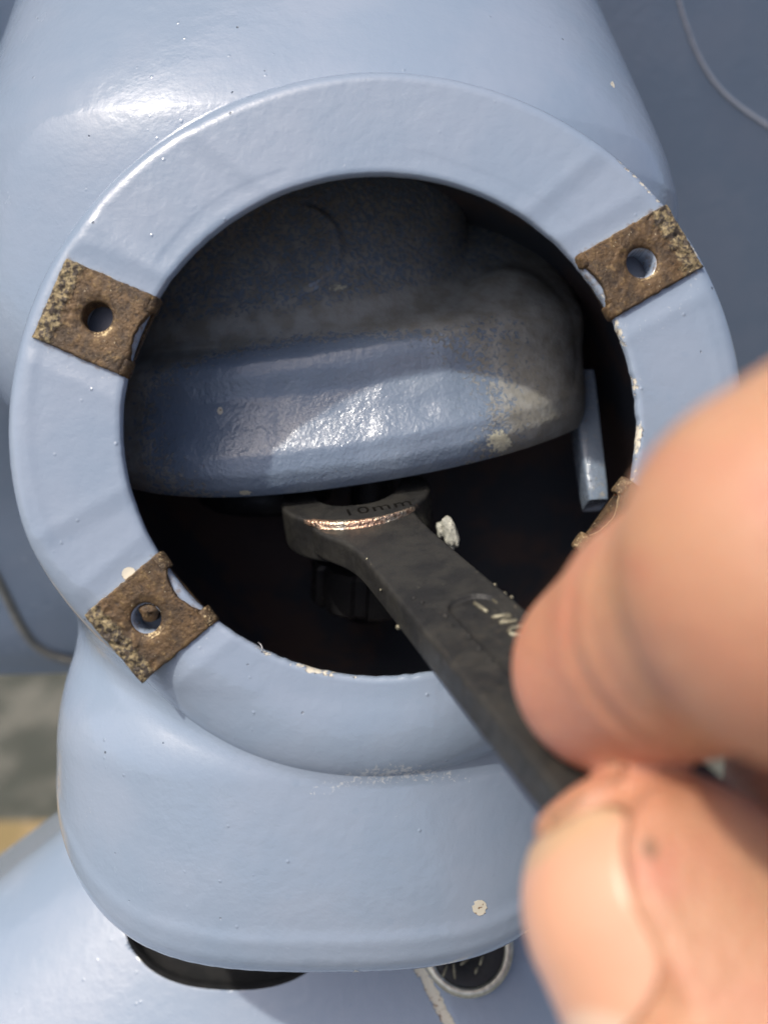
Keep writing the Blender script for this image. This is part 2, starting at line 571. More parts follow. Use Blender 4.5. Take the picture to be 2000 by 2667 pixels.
def body_h(x, y):
    d = flange_d(x, y)
    ang = np.arctan2(y - CO[1], x - CO[0])
    down = sstep(-np.sin(ang), 0.25, 0.8)
    ul = sstep(np.cos(ang - math.radians(142)), 0.55, 0.95)
    rr = 1.9 + 7.0 * down + 0.9 * ul
    t = np.clip(d + rr, 0, rr * 0.992)
    edge = rr - np.sqrt(rr ** 2 - t ** 2)
    fl = -edge - np.clip(d + rr * 0.008, 0, None) * (3.2 - 1.2 * down)
    # a slight raised bead just inside the rim
    fl = fl + 0.07 * np.exp(-((d + 3.0) / 0.7) ** 2) * (1 - down) * sstep(-np.sin(ang), -0.6, -0.2)
    # seats for the clips
    for cl in CLIPS.values():
        ux = (x - cl['p'][0]) * cl['u'][0] + (y - cl['p'][1]) * cl['u'][1]
        vx = (x - cl['p'][0]) * cl['v'][0] + (y - cl['p'][1]) * cl['v'][1]
        hw = cl['size'][1] / 2 + 1.3
        box = sstep(hw + 1.6 - np.abs(vx), 0.0, 2.6) * sstep(cl['size'][0] / 2 + 1.6 - ux, 0.0, 2.4)
        fl = fl - 0.20 * box * sstep(-d, 0.5, 3.0)
        bead = np.exp(-((np.abs(vx) - hw - 1.7) / 0.9) ** 2) * sstep(cl['size'][0] / 2 + 0.5 - ux, 0, 2.5)
        fl = fl + 0.05 * bead
        hp = P(*cl['hole'], 0.4)[:2]
        hr = np.hypot(x - hp[0], y - hp[1])
        fl = fl - (14.0 if cl is CLIPS['a'] else (10.0 if cl is CLIPS['b'] else 6.0)) * sstep((2.4 if cl is CLIPS['a'] else 1.75) - hr, 0.0, 0.5)
    # rubbed grooves close to the opening
    q = (np.sqrt(((x - CI[0]) / RI[0]) ** 2 + ((y - CI[1]) / RI[1]) ** 2) - 1) * 30.2
    a2 = np.degrees(np.arctan2(y - CI[1], x - CI[0]))
    g1 = sstep(a2, 108, 112) * sstep(146 - a2, 0, 4)
    g2 = sstep(a2, 40, 44) * sstep(86 - a2, 0, 4)
    wob = 0.25 * np.sin(a2 * 0.16)
    fl = fl - 0.045 * (g1 + g2) * sstep(3.1 + wob - q, 0, 0.7) * sstep(q, 0.6 + wob, 2.2)
    # upper dome
    xd = -9.6 - 0.07 * np.clip(y - 45, 0, 60)
    w = 53.8 - 0.17 * np.clip(y - 45, 0, 60) - 0.9 * 3.0 * np.log1p(np.exp(np.clip((22 - y) / 3.0, -40, 40)))
    w = np.clip(w, 22, 62)
    t = np.abs((x - xd) / w)
    tt = np.clip(t, 0, 0.999)
    soft = 3.0 * np.log1p(np.exp(np.clip((y - 49.5) / 3.0, -40, 40)))
    dome = -2.2 - 0.13 * np.clip(50 - y, 0, 80) - 0.42 * soft - 27 * (1 - np.sqrt(1 - tt ** 2.7)) - np.clip(t - 0.999, 0, None) * w * 8
    dome = dome - 2.0 * np.clip(-14 - (y - 10), 0, None)
    # lower bulge
    xl, wl = -7.6, 40.0
    t = np.abs((x - xl) / wl)
    tt = np.clip(t, 0, 0.999)
    zc = -2.1 - 24 * (1 - np.sqrt(1 - tt ** 2.3)) - np.clip(t - 0.999, 0, None) * wl * 8
    zc = zc - 0.05 * np.clip(y + 33, 0, None) ** 2 - 0.004 * np.clip(-44 - y, 0, None) ** 2
    yb = -57.5 + 16 * np.clip(t, 0, 1.3) ** 4.3
    db = yb - y
    r = 3.6
    tb = np.clip(db + r, 0, r * 0.992)
    low = zc - (r - np.sqrt(r * r - tb * tb)) - np.clip(db + 0.008 * r, 0, None) * 7
    low = low + 0.18 * np.exp(-((db + 5.2) / 1.0) ** 2)
    h = smax(fl, dome, 1.6)
    h = smax(h, low, 8.5 * sstep(-y, 3, 20) + 0.6)
    return h


NA = 1100
th = np.linspace(0, 2 * math.pi, NA, endpoint=False)
ct, st = np.cos(th), np.sin(th)
inner = np.stack([CI[0] + RI[0] * ct, CI[1] + RI[1] * st], -1)
outer = np.stack([CO[0] + RO[0] * ct, CO[1] + RO[1] * st], -1)
rows, matrow, wear_light_rows = [], [], []
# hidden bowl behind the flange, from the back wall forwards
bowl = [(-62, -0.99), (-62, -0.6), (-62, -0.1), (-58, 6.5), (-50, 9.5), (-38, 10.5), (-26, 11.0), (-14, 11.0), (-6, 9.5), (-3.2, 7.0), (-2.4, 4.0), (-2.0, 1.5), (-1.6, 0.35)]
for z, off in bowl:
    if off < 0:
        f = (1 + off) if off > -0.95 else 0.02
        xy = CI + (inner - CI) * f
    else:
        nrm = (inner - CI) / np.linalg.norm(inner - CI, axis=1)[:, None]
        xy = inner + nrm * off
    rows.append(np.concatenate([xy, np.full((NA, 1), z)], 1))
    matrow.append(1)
    wear_light_rows.append(np.full(NA, float(np.clip((z + 34) / 24, 0, 1)) * 0.5))  # painted light: the bowl grows paler towards the opening
# opening edge
nrm = (inner - CI) / np.linalg.norm(inner - CI, axis=1)[:, None]
jag = (noise3(np.stack([inner[:, 0] * 1.2, inner[:, 1] * 1.2, 0 * ct], -1), 3) - 0.5)
rimn = 0.35 + 1.0 * noise3(np.stack([inner[:, 0] * 0.33, inner[:, 1] * 0.33, 0 * ct], -1), 11)
lower_right = sstep(-(inner[:, 1] - CI[1]) * 0.8 + (inner[:, 0] - CI[0]) * 0.9, -6, 14)
for z, off in ((-1.25, 0.0), (-0.85, -0.05), (-0.45, 0.0), (-0.2, 0.12), (-0.06, 0.3)):
    o2 = off - 0.16 * jag * (0.3 + lower_right)
    xy = inner + nrm * o2[:, None]
    rows.append(np.concatenate([xy, z + body_h(xy[:, 0], xy[:, 1])[:, None]], 1))
    matrow.append(0)
    wear_light_rows.append(0.06 + 0.55 * lower_right * rimn)
NF = 64
for k in range(1, NF + 1):
    f = k / NF
    f0 = 0.55 / 13
    f = f0 + (1 - f0) * f
    xy = inner * (1 - f) + outer * f
    h = body_h(xy[:, 0], xy[:, 1])
    rows.append(np.concatenate([xy, h[:, None]], 1))
    matrow.append(0)
    q = f * 13
    w = 0.55 * math.exp(-(q / 0.9) ** 2) * lower_right * rimn
    d = flange_d(xy[:, 0], xy[:, 1])
    ang = np.degrees(np.arctan2(xy[:, 1] - CO[1], xy[:, 0] - CO[0]))
    w = w + 0.62 * np.exp(-((d + 0.7) / 0.5) ** 2) * sstep(ang, 24, 28) * sstep(52 - ang, 0, 5)
    wear_light_rows.append(w)
nrmo = (outer - CO) / np.linalg.norm(outer - CO, axis=1)[:, None]
NB = 120
for k in range(1, NB + 1):
    s = 50 * (k / NB) ** 1.7
    xy = outer + nrmo * s
    h = body_h(xy[:, 0], xy[:, 1])
    rows.append(np.concatenate([xy, h[:, None]], 1))
    matrow.append(0)
    d = flange_d(xy[:, 0], xy[:, 1])
    ang = np.degrees(np.arctan2(xy[:, 1] - CO[1], xy[:, 0] - CO[0]))
    w = 0.62 * np.exp(-((d - 0.1) / 0.4) ** 2) * sstep(ang, 24, 28) * sstep(52 - ang, 0, 5)
    wear_light_rows.append(w)
V = np.concatenate(rows)
WEAR_LIGHT = np.concatenate(wear_light_rows)
nrow = len(rows)
F = grid_faces(nrow, NA, True)
# one small chip and scrapes of bare primer on the paint
for px, py, z, r in ((334, 1496, 0, 0.75), (337, 1757, 0, 0.45), (1250, 2370, -4, 0.8), (1627, 157, -9, 0.35), (1375, 2430, -8, 0.5), (930, 2492, -8, 0.4)):
    c = P(px, py, z)
    d = np.hypot(V[:, 0] - c[0], V[:, 1] - c[1])
    WEAR_LIGHT = np.maximum(WEAR_LIGHT, np.where(V[:, 2] > -20, 1.9 * sstep(r * 1.3 - d, 0, r * 0.5), 0))
STAIN = np.zeros(len(V))
SCUFF = 0.72 * np.exp(-((V[:, 1] + 31.5 + 0.02 * (V[:, 0] - 2) ** 2) / 2.2) ** 2) * np.exp(-((V[:, 0] - 1) / 13) ** 2)
for cl in CLIPS.values():
    q = np.hypot(V[:, 0] - cl['p'][0], V[:, 1] - cl['p'][1])
    SCUFF = np.maximum(SCUFF, 0.45 * np.exp(-((q - 7.2) / 1.6) ** 2) * (V[:, 1] < cl['p'][1] + 1))
for px, py, rr_, a in ((1640, 1010, 2.2, 0.5), (1690, 880, 2.0, 0.4), (200, 2150, 2.6, 0.45), (900, 2500, 4.0, 0.4), (700, 1740, 3.0, 0.3), (1240, 2240, 5.0, 0.28)):
    c = P(px, py, -4)
    SCUFF = np.maximum(SCUFF, a * np.exp(-(np.hypot(V[:, 0] - c[0], V[:, 1] - c[1]) / rr_) ** 2))
SCUFF[V[:, 2] < -30] = 0
for cl in CLIPS.values():
    ux = (V[:, 0] - cl['p'][0]) * cl['u'][0] + (V[:, 1] - cl['p'][1]) * cl['u'][1]
    vx = (V[:, 0] - cl['p'][0]) * cl['v'][0] + (V[:, 1] - cl['p'][1]) * cl['v'][1]
    bd = np.hypot(np.clip(np.abs(ux) - cl['size'][0] / 2, 0, None), np.clip(np.abs(vx) - cl['size'][1] / 2, 0, None))
    STAIN = np.maximum(STAIN, 0.62 * np.exp(-(bd / 0.8) ** 2) * (V[:, 2] > -3))
mi = np.repeat(np.array(matrow[:-1]), NA)
zmax = V[F][:, :, 2].max(1)
rowi = np.repeat(np.arange(nrow - 1), NA)
keep = (zmax > -46) | (rowi < len(bowl))
F, mi = F[keep], mi[keep]
F = np.concatenate([F])
used = np.unique(F)
remap = np.full(len(V), -1)
remap[used] = np.arange(len(used))
housing = mesh('headlight_housing', V[used], remap[F], [M_PAINT, M_INNER], origin=(0, -50, -40), attrs={'wear_and_light': WEAR_LIGHT[used], 'scuff': SCUFF[used], 'stain': STAIN[used]}, midx=mi)
tag(housing, 'powder blue gloss painted cast housing with a wide flanged round opening', 'housing')

# ================================================================ INNER CASTING
Z0 = -20.0
SC0 = FPX / (CAMD - Z0)


def pxX(px): return (px - 1000) / SC0


def pxY(py): return (1333.5 - py) / SC0


yb_pts = np.array([(200, 1230), (280, 1262), (330, 1275), (480, 1289), (675, 1294), (850, 1278), (1085, 1236), (1325, 1181), (1495, 1121), (1540, 1098)], float)
yb_fit = np.polyfit(pxX(yb_pts[:, 0]), pxY(yb_pts[:, 1]), 4)
yv_pts = np.array([(250, 905), (400, 884), (600, 866), (900, 838), (1150, 788), (1300, 752), (1500, 715)], float)
yv_fit = np.polyfit(pxX(yv_pts[:, 0]), pxY(yv_pts[:, 1]), 2)
NX, NV = 420, 300
xs = np.linspace(pxX(60), pxX(1600), NX)
vs = np.linspace(0, 1, NV)
Xg, Vg = np.meshgrid(xs, vs, indexing='xy')
Yb = np.polyval(yb_fit, Xg)
Yv = np.polyval(yv_fit, Xg)
Yg = Yb + Vg * (pxY(380) - Yb)


def cast_h(x, y, yb, yv):
    s = (y - yb) / (yv - yb)
    prof_s = [-0.2, 0.0, 0.04, 0.12, 0.24, 0.42, 0.58, 0.72, 0.80, 0.88, 0.95, 1.02, 1.1, 2.0]
    prof_z = [-24, -19.2, -17.9, -16.8, -16.5, -17.9, -18.6, -17.9, -18.0, -19.4, -21.6, -23.8, -25.8, -45]
    ss = np.linspace(-0.2, 2.0, 441)
    pz = np.interp(ss, prof_s, prof_z)
    ker = np.exp(-(np.arange(-14, 15) / 4.5) ** 2)
    ker /= ker.sum()
    pz = np.convolve(np.pad(pz, 14, mode='edge'), ker, 'valid')
    ring = np.interp(s, ss, pz)
    t = np.abs((x + 7.0) / 38.5)
    tt = np.clip(t, 0, 0.999)
    ring = ring - 17 * (1 - np.sqrt(1 - tt ** 3.0)) - np.clip(t - 0.999, 0, None) * 38 * 6
    t = np.abs((x + 13.5) / 27.2)
    tt = np.clip(t, 0, 0.999)
    up = -21.6 - 0.16 * np.clip(y - 24, 0, None) - 0.9 * np.clip(24 - y, 0, None) - 15 * (1 - np.sqrt(1 - tt ** 2.4)) - np.clip(t - 0.999, 0, None) * 27 * 6
    # a flat boss on the upper part, its edge a curved step
    bx, by = x - pxX(760), y - pxY(620)
    br = np.sqrt(bx ** 2 + (by * 1.05) ** 2)
    up = up + 0.7 * sstep(7.6 - br, 0, 1.2) * sstep(bx, -1, 5)
    # the ear on the right
    ex, ey = (x - pxX(1352)) / 9.6, (y - pxY(900)) / 14.0
    e2 = np.clip(1 - ex ** 2 - ey ** 2, 0, None)
    ear = -32 + 8.2 * np.sqrt(e2) - 22 * np.clip(ex ** 2 + ey ** 2 - 1, 0, None)
    h = smax(ring, up, 2.6)
    h = smax(h, ear, 6.0)
    bn = noise3(np.stack([x * 0.35, y * 0.35, 0 * x], -1), 5) - 0.5
    return h + 0.25 * bn


Zg = np.maximum(cast_h(Xg, Yg, Yb, Yv), -58)
# perspective-free: the grid was laid at the depth of the rim, spread it a little where it lies deeper
V = np.stack([Xg, Yg, Zg], -1).reshape(-1, 3)
und = []
for k in range(1, 16):
    und.append(np.stack([xs, Yb[0] + 0.10 * k + 0.30 * k * sstep(np.full(NX, k), 0, 4), Zg[0] - 0.22 * k - 1.5 * max(0, k - 2)], -1))
und = np.concatenate(und[::-1])
V = np.concatenate([und, V])
F = grid_faces(NV + 15, NX)
zz = V[F][:, :, 2].max(1)
F = F[zz > -57.5]
PXv = 1000 + V[:, 0] * FPX / (CAMD - V[:, 2])
PYv = 1333.5 - V[:, 1] * FPX / (CAMD - V[:, 2])
yv_px = 1333.5 - np.polyval(yv_fit, V[:, 0]) * SC0
valley = np.exp(-((PYv - yv_px - 8) / 48) ** 2)
clean = 1 - sstep(np.sqrt(((PXv - 840) / 420) ** 2 + ((PYv - 1090) / 250) ** 2), 0.72, 1.25)
upper = sstep(yv_px - PYv, 0, 60)
dust = np.clip(0.70 * valley + (1 - clean) * 0.62 * (1 - upper) + 0.56 * upper + 0.35 * sstep(PXv, 1240, 1450) * (1 - upper * 0.4) + 0.25 * sstep(-PXv, -420, -330), 0, 1)
dust = dust * 1.12 - 0.2 * (1 - sstep(PYv, 480, 560))
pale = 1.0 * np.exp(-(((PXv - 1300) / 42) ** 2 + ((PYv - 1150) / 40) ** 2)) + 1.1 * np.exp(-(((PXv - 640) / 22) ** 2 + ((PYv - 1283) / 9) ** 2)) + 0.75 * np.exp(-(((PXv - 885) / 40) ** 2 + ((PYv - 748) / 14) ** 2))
chip = np.exp(-(((PXv - 574) / 8) ** 2 + ((PYv - 1070) / 12) ** 2)) * 1.3
cast = mesh('steering_column_casting', V, F, M_CAST, origin=(-8, 3, -40), attrs={'dust': dust, 'pale': pale, 'wear_and_light': chip})
tag(cast, 'dusty blue painted casting with a rounded lip, inside the round opening', 'casting')


def bevel_box(c0, c1, w0, w1, t, up=(0, 0, 1), n=10, r=0.5):
    """a bar from c0 to c1 with a rounded rectangular section"""
    c0, c1 = np.array(c0, float), np.array(c1, float)
    ax = c1 - c0
    L = np.linalg.norm(ax)
    ax /= L
    sx = np.cross(ax, up)
    sx /= np.linalg.norm(sx)
    sz = np.cross(sx, ax)
    V = []
    ns = 24
    for k in range(n + 1):
        f = k / n
        w = w0 + (w1 - w0) * f
        for (e, extra) in (((0, 1.0),) if 0 < k < n else ((0, 0.55),)):
            for q in range(ns):
                a = 2 * math.pi * q / ns
                cx, cz = math.cos(a), math.sin(a)
                pw = 0.28
                x = math.copysign(abs(cx) ** pw, cx) * w / 2 * (1 if 0 < k < n else 0.94)
                z = math.copysign(abs(cz) ** pw, cz) * t / 2 * (1 if 0 < k < n else 0.94)
                ff = f if 0 < k < n else (f + (0.0 if k == 0 else 0.0))
                V.append(c0 + ax * L * ff + sx * x + sz * z)
    F = grid_faces(n + 1, ns, True).tolist()
    F.append(list(range(ns)))
    F.append([n * ns + q for q in range(ns)][::-1])
    return np.array(V), F


V, F = bevel_box(P(1507, 985, -36), P(1549, 1316, -29), 4.2, 3.2, 6.0)
tabo = mesh('cable_stop', V, F, M_CAST, parent=cast, attrs={'dust': np.full(len(V), 0.28), 'pale': np.zeros(len(V)), 'wear_and_light': np.zeros(len(V))})

# ---------------------------------------------------------------- black nut below the casting


def lathe(profile, n=64, ripple=None):
    V = []
    for k, (r, h) in enumerate(profile):
        for q in range(n):
            a = 2 * math.pi * q / n
            rr = r * (ripple(a, k) if ripple else 1)
            V.append((rr * math.cos(a), h, rr * math.sin(a)))
    F = grid_faces(len(profile), n, True).tolist()
    F.append(list(range(n)))
    F.append([(len(profile) - 1) * n + q for q in range(n)][::-1])
    return np.array(V), F


def place(V, c, yaxis):
    y = np.array(yaxis, float)
    y /= np.linalg.norm(y)
    x = np.cross(y, (0, 0, 1.0))
    x /= np.linalg.norm(x)
    z = np.cross(x, y)
    return V[:, :1] * x + V[:, 1:2] * y + V[:, 2:3] * z + np.array(c)


def zeros(V): return np.zeros(len(V))


NUTC = P(955, 1560, -40)
nut = empty('locking_nut', NUTC)
tag(nut, 'black castellated locking nut in shadow below the spanner jaw', 'nut')
V, F = lathe([(3.5, 0), (8.6, 0), (9.3, 0.7), (9.3, 6.5), (8.6, 7.2), (3.5, 7.2)], 96,
             lambda a, k: 1 - 0.09 * (1 if (k in (1, 2, 3, 4) and (a * 8 / (2 * math.pi)) % 1 < 0.3) else 0))
mesh('ring', place(V, NUTC, (0.05, 0.92, 0.3)), F, M_NUT, parent=nut, attrs={'wear_and_light': zeros(V), 'scab': zeros(V)}, smooth=False)
V, F = lathe([(3.4, -3), (3.4, 22), (2.8, 22.5)], 32)
mesh('threaded_stem', place(V, NUTC, (0.05, 0.92, 0.3)), F, M_NUT, parent=nut, attrs={'wear_and_light': zeros(V), 'scab': zeros(V)})
RC = P(690, 1300, -46)
V, F = lathe([(3, 0), (10.5, 0), (11.5, 1.0), (11.5, 4.0), (10.5, 5.0), (3, 5)], 80)
ws = mesh('bearing_collar', place(V, RC, (0.02, 0.92, 0.28)), F, M_NUT, origin=RC, attrs={'wear_and_light': zeros(V), 'scab': zeros(V)})
tag(ws, 'round black bearing collar in the dark gap left of the spanner jaw', 'collar')

# ================================================================ CLIPS
GROUP = 'rusty clip nuts round the opening'
LABELS = {
    'a': 'rusty clip nut at upper left of the opening, rough scabbed outer end, black hole',
    'b': 'orange brown rusty clip nut at upper right of the opening with bright threads',
    'c': 'rusty clip nut at lower left of the opening with a broken screw in its hole',
    'd': 'rusty clip nut at lower right of the opening, mostly hidden behind the finger',
}


def clip_outline(a, w, h, hole, bd_=1.5):
    """ray from the hole to the plate's outline at angle a (plate frame: +u outwards)"""
    d = np.array([math.cos(a), math.sin(a)])
    best = 1e9
    pts = [(-w / 2, -h / 2), (w / 2, -h / 2), (w / 2, h / 2), (-w / 2, h / 2)]
    # inner edge (u = -w/2) is bitten out between the two lugs
    bite = []
    for k in range(25):
        f = k / 24
        v = h * 0.36 * (1 - 2 * f)
        bite.append((-w / 2 + bd_ * math.sin(math.pi * f) ** 0.8, v))
    poly = [(-w / 2, -h / 2), (w / 2, -h / 2), (w / 2, h / 2), (-w / 2, h / 2)] + bite
    for k in range(len(poly)):
        p, q = np.array(poly[k]) - hole, np.array(poly[(k + 1) % len(poly)]) - hole
        e = q - p
        den = d[0] * e[1] - d[1] * e[0]
        if abs(den) < 1e-9:
            continue
        t = (p[0] * e[1] - p[1] * e[0]) / den
        s = (p[0] * d[1] - p[1] * d[0]) / den
        if t > 0 and -1e-6 <= s <= 1 + 1e-6:
            best = min(best, t)
    return best


def make_clip(key):
    cl = CLIPS[key]
    w, h = cl['size']
    u3 = np.array([*cl['u'], 0])
    v3 = np.array([*cl['v'], 0])
    org = np.array([*cl['p'], 0.0])
    hp = P(*cl['hole'], 0.4)
    dh = hp - org
    hole = np.array([dh @ u3, dh @ v3])
    root = empty('clip_nut', org)
    tag(root, LABELS[key], 'clip nut', GROUP)
    tilt = rng.normal(0, 0.012, 2)
    n = 144
    rh = 1.95
    angs = []
    NRT = 14
    top, info = [], []
    bd_ = 1.5 if key in 'cd' else 0.95
    # put samples on the four corners
    aset = [2 * math.pi * k / n for k in range(n)]
    for cu, cv in ((-w / 2, -h / 2), (w / 2, -h / 2), (w / 2, h / 2), (-w / 2, h / 2), (-w / 2, h * .33), (-w / 2, -h * .33)):
        ca = math.atan2(cv - hole[1], cu - hole[0]) % (2 * math.pi)
        aset[int(np.argmin([abs(((x - ca + math.pi) % (2 * math.pi)) - math.pi) for x in aset]))] = ca
    aset.sort()
    lim = [clip_outline(a, w, h, hole, bd_) for a in aset]

    def zsurf(u, v):
        z = 0.28 + tilt[0] * u + tilt[1] * v
        over = max(0.0, -u - (w / 2 - 1.5))
        lug = 1 if abs(v) > h * 0.30 else 0
        z -= 0.55 * over ** 2 * (0.4 + 0.6 * lug)
        return z
    ringsV, wear_and_light, scab = [], [], []
    NP = 18
    rings = [('wall', -2.2), ('wall', -1.2), ('wall', -0.35)] + [('top', f) for f in np.linspace(0, 1, NP)] + [('side', -0.5), ('side', -1.0)]
    for kind, f in rings:
        for a, L in zip(aset, lim):
            d = np.array([math.cos(a), math.sin(a)])
            if kind == 'wall':
                rr = rh - 0.12 + 0.12 * math.sin(a + f * 9)
                q = hole + d * rr
                z = zsurf(*q) + f
            elif kind == 'top':
                rr = (rh + 0.16) + (L - 0.14 - rh - 0.16) * f ** 1.0
                q = hole + d * rr
                z = zsurf(*q) - (0.14 if f == 0 else 0)
                # pressed-in ring round the hole
                z -= 0.16 * math.exp(-((rr - rh - 0.35) / 0.35) ** 2)
                rough = 0.05 + 0.22 * max(0, min(1, (q[0] - w * 0.22) / (w * 0.12)))
                if f < 1:
                    z += rough * (noise3(np.array([q[0] * 2.1, q[1] * 2.1, ord(key)]), 9) - 0.5) * 2
            else:
                q = hole + d * (L + 0.10 * (noise3(np.array([d[0] * L * 2.2, d[1] * L * 2.2, ord(key) * 1.0]), 4) - 0.5) * 2)
                z = zsurf(*q) + f + 0.36
            p = org + u3 * q[0] + v3 * q[1] + np.array([0, 0, z])
            ringsV.append(p)
            e = (kind == 'top' and f > 0.93) or kind == 'side'
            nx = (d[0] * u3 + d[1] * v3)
            pale_amt = max(0.0, nx @ np.array([-0.5, 0.85, 0]))
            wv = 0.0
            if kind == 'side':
                wv = 0.70 * (pale_amt > 0.55)  # sunlit look painted on edges that face upper left
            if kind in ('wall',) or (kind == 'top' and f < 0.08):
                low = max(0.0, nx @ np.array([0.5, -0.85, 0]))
                wv = 0.62 * low  # worn threads, with sunlight painted on the wall facing upper left
            wear_and_light.append(wv)
            scab.append(max(0.0, min(1.0, (q[0] - w * 0.2) / (w * 0.16))) * (0.9 if key != 'd' else 0.3))
    V = np.array(ringsV)
    F = grid_faces(len(rings), n, True)[:, ::-1]
    mesh('plate', V, F, M_RUST, parent=root, attrs={'wear_and_light': wear_and_light, 'scab': scab})
    # two lugs folded round the edge of the opening and the leaf behind the flange
    for sgn in (-1, 1):
        vc = sgn * h * 0.40
        hw = h * 0.105
        prof = []
        for k in range(13):
            a = math.pi * k / 12
            prof.append((-w / 2 + 0.85 - (0.95 if key in 'cd' else 0.72) * math.sin(a), -0.95 + 0.93 * math.cos(a)))
        prof += [(-w / 2 + 1.8, -2.15), (-w / 2 + 4, -2.3)]
        VV, wr = [], []
        T = 0.55
        m = 10
        for k, (uu, zz_) in enumerate(prof):
            for q in range(m):
                a = 2 * math.pi * q / m
                pv = vc + hw * math.copysign(abs(math.cos(a)) ** 0.5, math.cos(a)) + 0.12 * (noise3(np.array([k * 1.3, q * 0.9, sgn + ord(key)]), 2) - 0.5)
                off = T / 2 * math.copysign(abs(math.sin(a)) ** 0.5, math.sin(a)) + 0.22 * (noise3(np.array([k * 1.1, q * 1.7, sgn * 2 + ord(key)]), 6) - 0.5)
                ang = math.pi * min(k, 12) / 12
                du, dz = -math.sin(ang) * off, math.cos(ang) * off
                if k > 12:
                    du, dz = 0, -off
                VV.append(org + u3 * (uu + du) + v3 * pv + np.array([0, 0, zz_ + dz]))
                wr.append(0.5 if key in 'dc' else 0.25)
        FF = grid_faces(len(prof), m, True)
        mesh('folded_lug', np.array(VV), FF, M_RUST, parent=root, attrs={'wear_and_light': wr, 'scab': np.full(len(VV), 0.35)})
    VV = []
    # back leaf
    for (uu, vv, z) in ((-w / 2 + 0.6, -h / 2, -2.0), (-2.4, -h / 2, -2.0), (-2.4, h / 2, -2.0), (-w / 2 + 0.6, h / 2, -2.0),
                        (-w / 2 + 0.6, -h / 2, -2.7), (-2.4, -h / 2, -2.7), (-2.4, h / 2, -2.7), (-w / 2 + 0.6, h / 2, -2.7)):
        VV.append(org + u3 * uu + v3 * vv + np.array([0, 0, z]))
    mesh('back_leaf', np.array(VV), [[0, 1, 2, 3], [7, 6, 5, 4], [0, 4, 5, 1], [1, 5, 6, 2], [2, 6, 7, 3], [3, 7, 4, 0]], M_RUST, parent=root,
         attrs={'wear_and_light': np.zeros(8), 'scab': np.zeros(8)}, smooth=False)
    if key == 'c':
        V, F = lathe([(0.1, -2.5), (1.15, -2.5), (1.15, -0.4), (0.8, -0.1), (0.1, 0.0)], 20, lambda a, k: 1 + 0.12 * math.sin(3 * a) + 0.08 * math.sin(5 * a))
        c = hp + np.array([0.15, 0.75, -0.5])
        V = np.stack([V[:, 0], V[:, 2], V[:, 1]], -1) + c
        mesh('screw_stub', V, [f[::-1] for f in F], M_RUST, parent=root, attrs={'wear_and_light': np.full(len(V), 0.1), 'scab': zeros(V)})


for k in 'abcd':
    make_clip(k)

# ================================================================ SPANNER
A = np.array([18.7, -17.8, 48.0])
A /= np.linalg.norm(A)
Cn = np.array([-0.10, 0.92, 0.38])
Cn -= (Cn @ A) * A
Cn /= np.linalg.norm(Cn)
Bn = np.cross(Cn, A)
HEAD = P(931, 1333, -24)
JA = R(22)
jd = np.array([-math.cos(JA), math.sin(JA)])       # jaw mouth direction in (a, b)


def box2(x, y, hx, hy, r):
    qx, qy = np.abs(x) - hx + r, np.abs(y) - hy + r
    return np.hypot(np.clip(qx, 0, None), np.clip(qy, 0, None)) + np.minimum(np.maximum(qx, qy), 0) - r


def extr(d2, zabs, h, r):
    qx, qz = d2 + r, zabs - h + r
    return np.hypot(np.clip(qx, 0, None), np.clip(qz, 0, None)) + np.minimum(np.maximum(qx, qz), 0) - r


def wrench(a, b, c):
    x = a * jd[0] + b * jd[1]          # along the mouth
    y = -a * jd[1] + b * jd[0]
    circ = np.hypot(a, b) - 10.9
    head2 = smax(circ, np.hypot(x + 0, y) * 0 + x - 9.0, 1.5)
    jaw = box2(x - 9.0, y / (1 + 0.035 * np.clip(x + 3, 0, 12)), 13.6, 5.2, 4.4)
    head2 = np.maximum(head2, -jaw)
    hd = extr(head2, np.abs(c), 3.1, 0.5)
    wdt = 5.3 + 0.012 * np.clip(a - 15, 0, None) + np.where(b > 0, 0.5, 3.0) * np.exp(-((a - 7) / 6.0) ** 2)
    hnd2 = np.maximum(np.abs(b + 0.2) - wdt, np.maximum(7.0 - a, a - 82))
    hn = extr(hnd2, np.abs(c), 2.05 + 0.002 * a, 0.55)
    # keep the handle out of the mouth
    hn = np.maximum(hn, -(jaw + 0.4))
    d = smin(hn, hd, 0.55)
    # long pocket pressed in the upper face
    pk = box2(a - 62, b - 0.9, 27, 2.7, 2.4)
    d = np.maximum(d, -extr(pk, np.abs(c - 3.1), 1.42, 0.3))
    return d


V, F = surface_nets((-12.2, -12.2, -4.6), (83.5, 12.2, 4.6), 0.18, wrench)
V = relax(V, F, 2, 0.35)
a_, b_, c_ = V.T
rr = np.hypot(a_, b_)
wearw = np.exp(-((rr - 11.0) / np.interp(b_, [-8, -5, 0, 6], [0.9, 1.0, 0.62, 0.4])) ** 2) * sstep(c_, 1.9, 2.4) * sstep(a_, 1.5, 4.5)
taper = np.interp(b_, [-9.5, -7.5, -4, 2, 6, 9], [0.3, 1.0, 1.0, 0.75, 0.45, 0.0])
wearw = wearw * taper * 1.15
scabw = sstep(a_, 24, 42) * 0.52 - 0.05
Wl = V[:, :1] * A + V[:, 1:2] * Bn + V[:, 2:3] * Cn + HEAD
spanner = mesh('spanner', Wl, F, M_BLACK, origin=HEAD + A * 50, attrs={'wear_and_light': wearw, 'scab': scabw})
tag(spanner, 'black ten millimetre open jawed spanner reaching through the opening, held between finger and thumb', 'spanner')

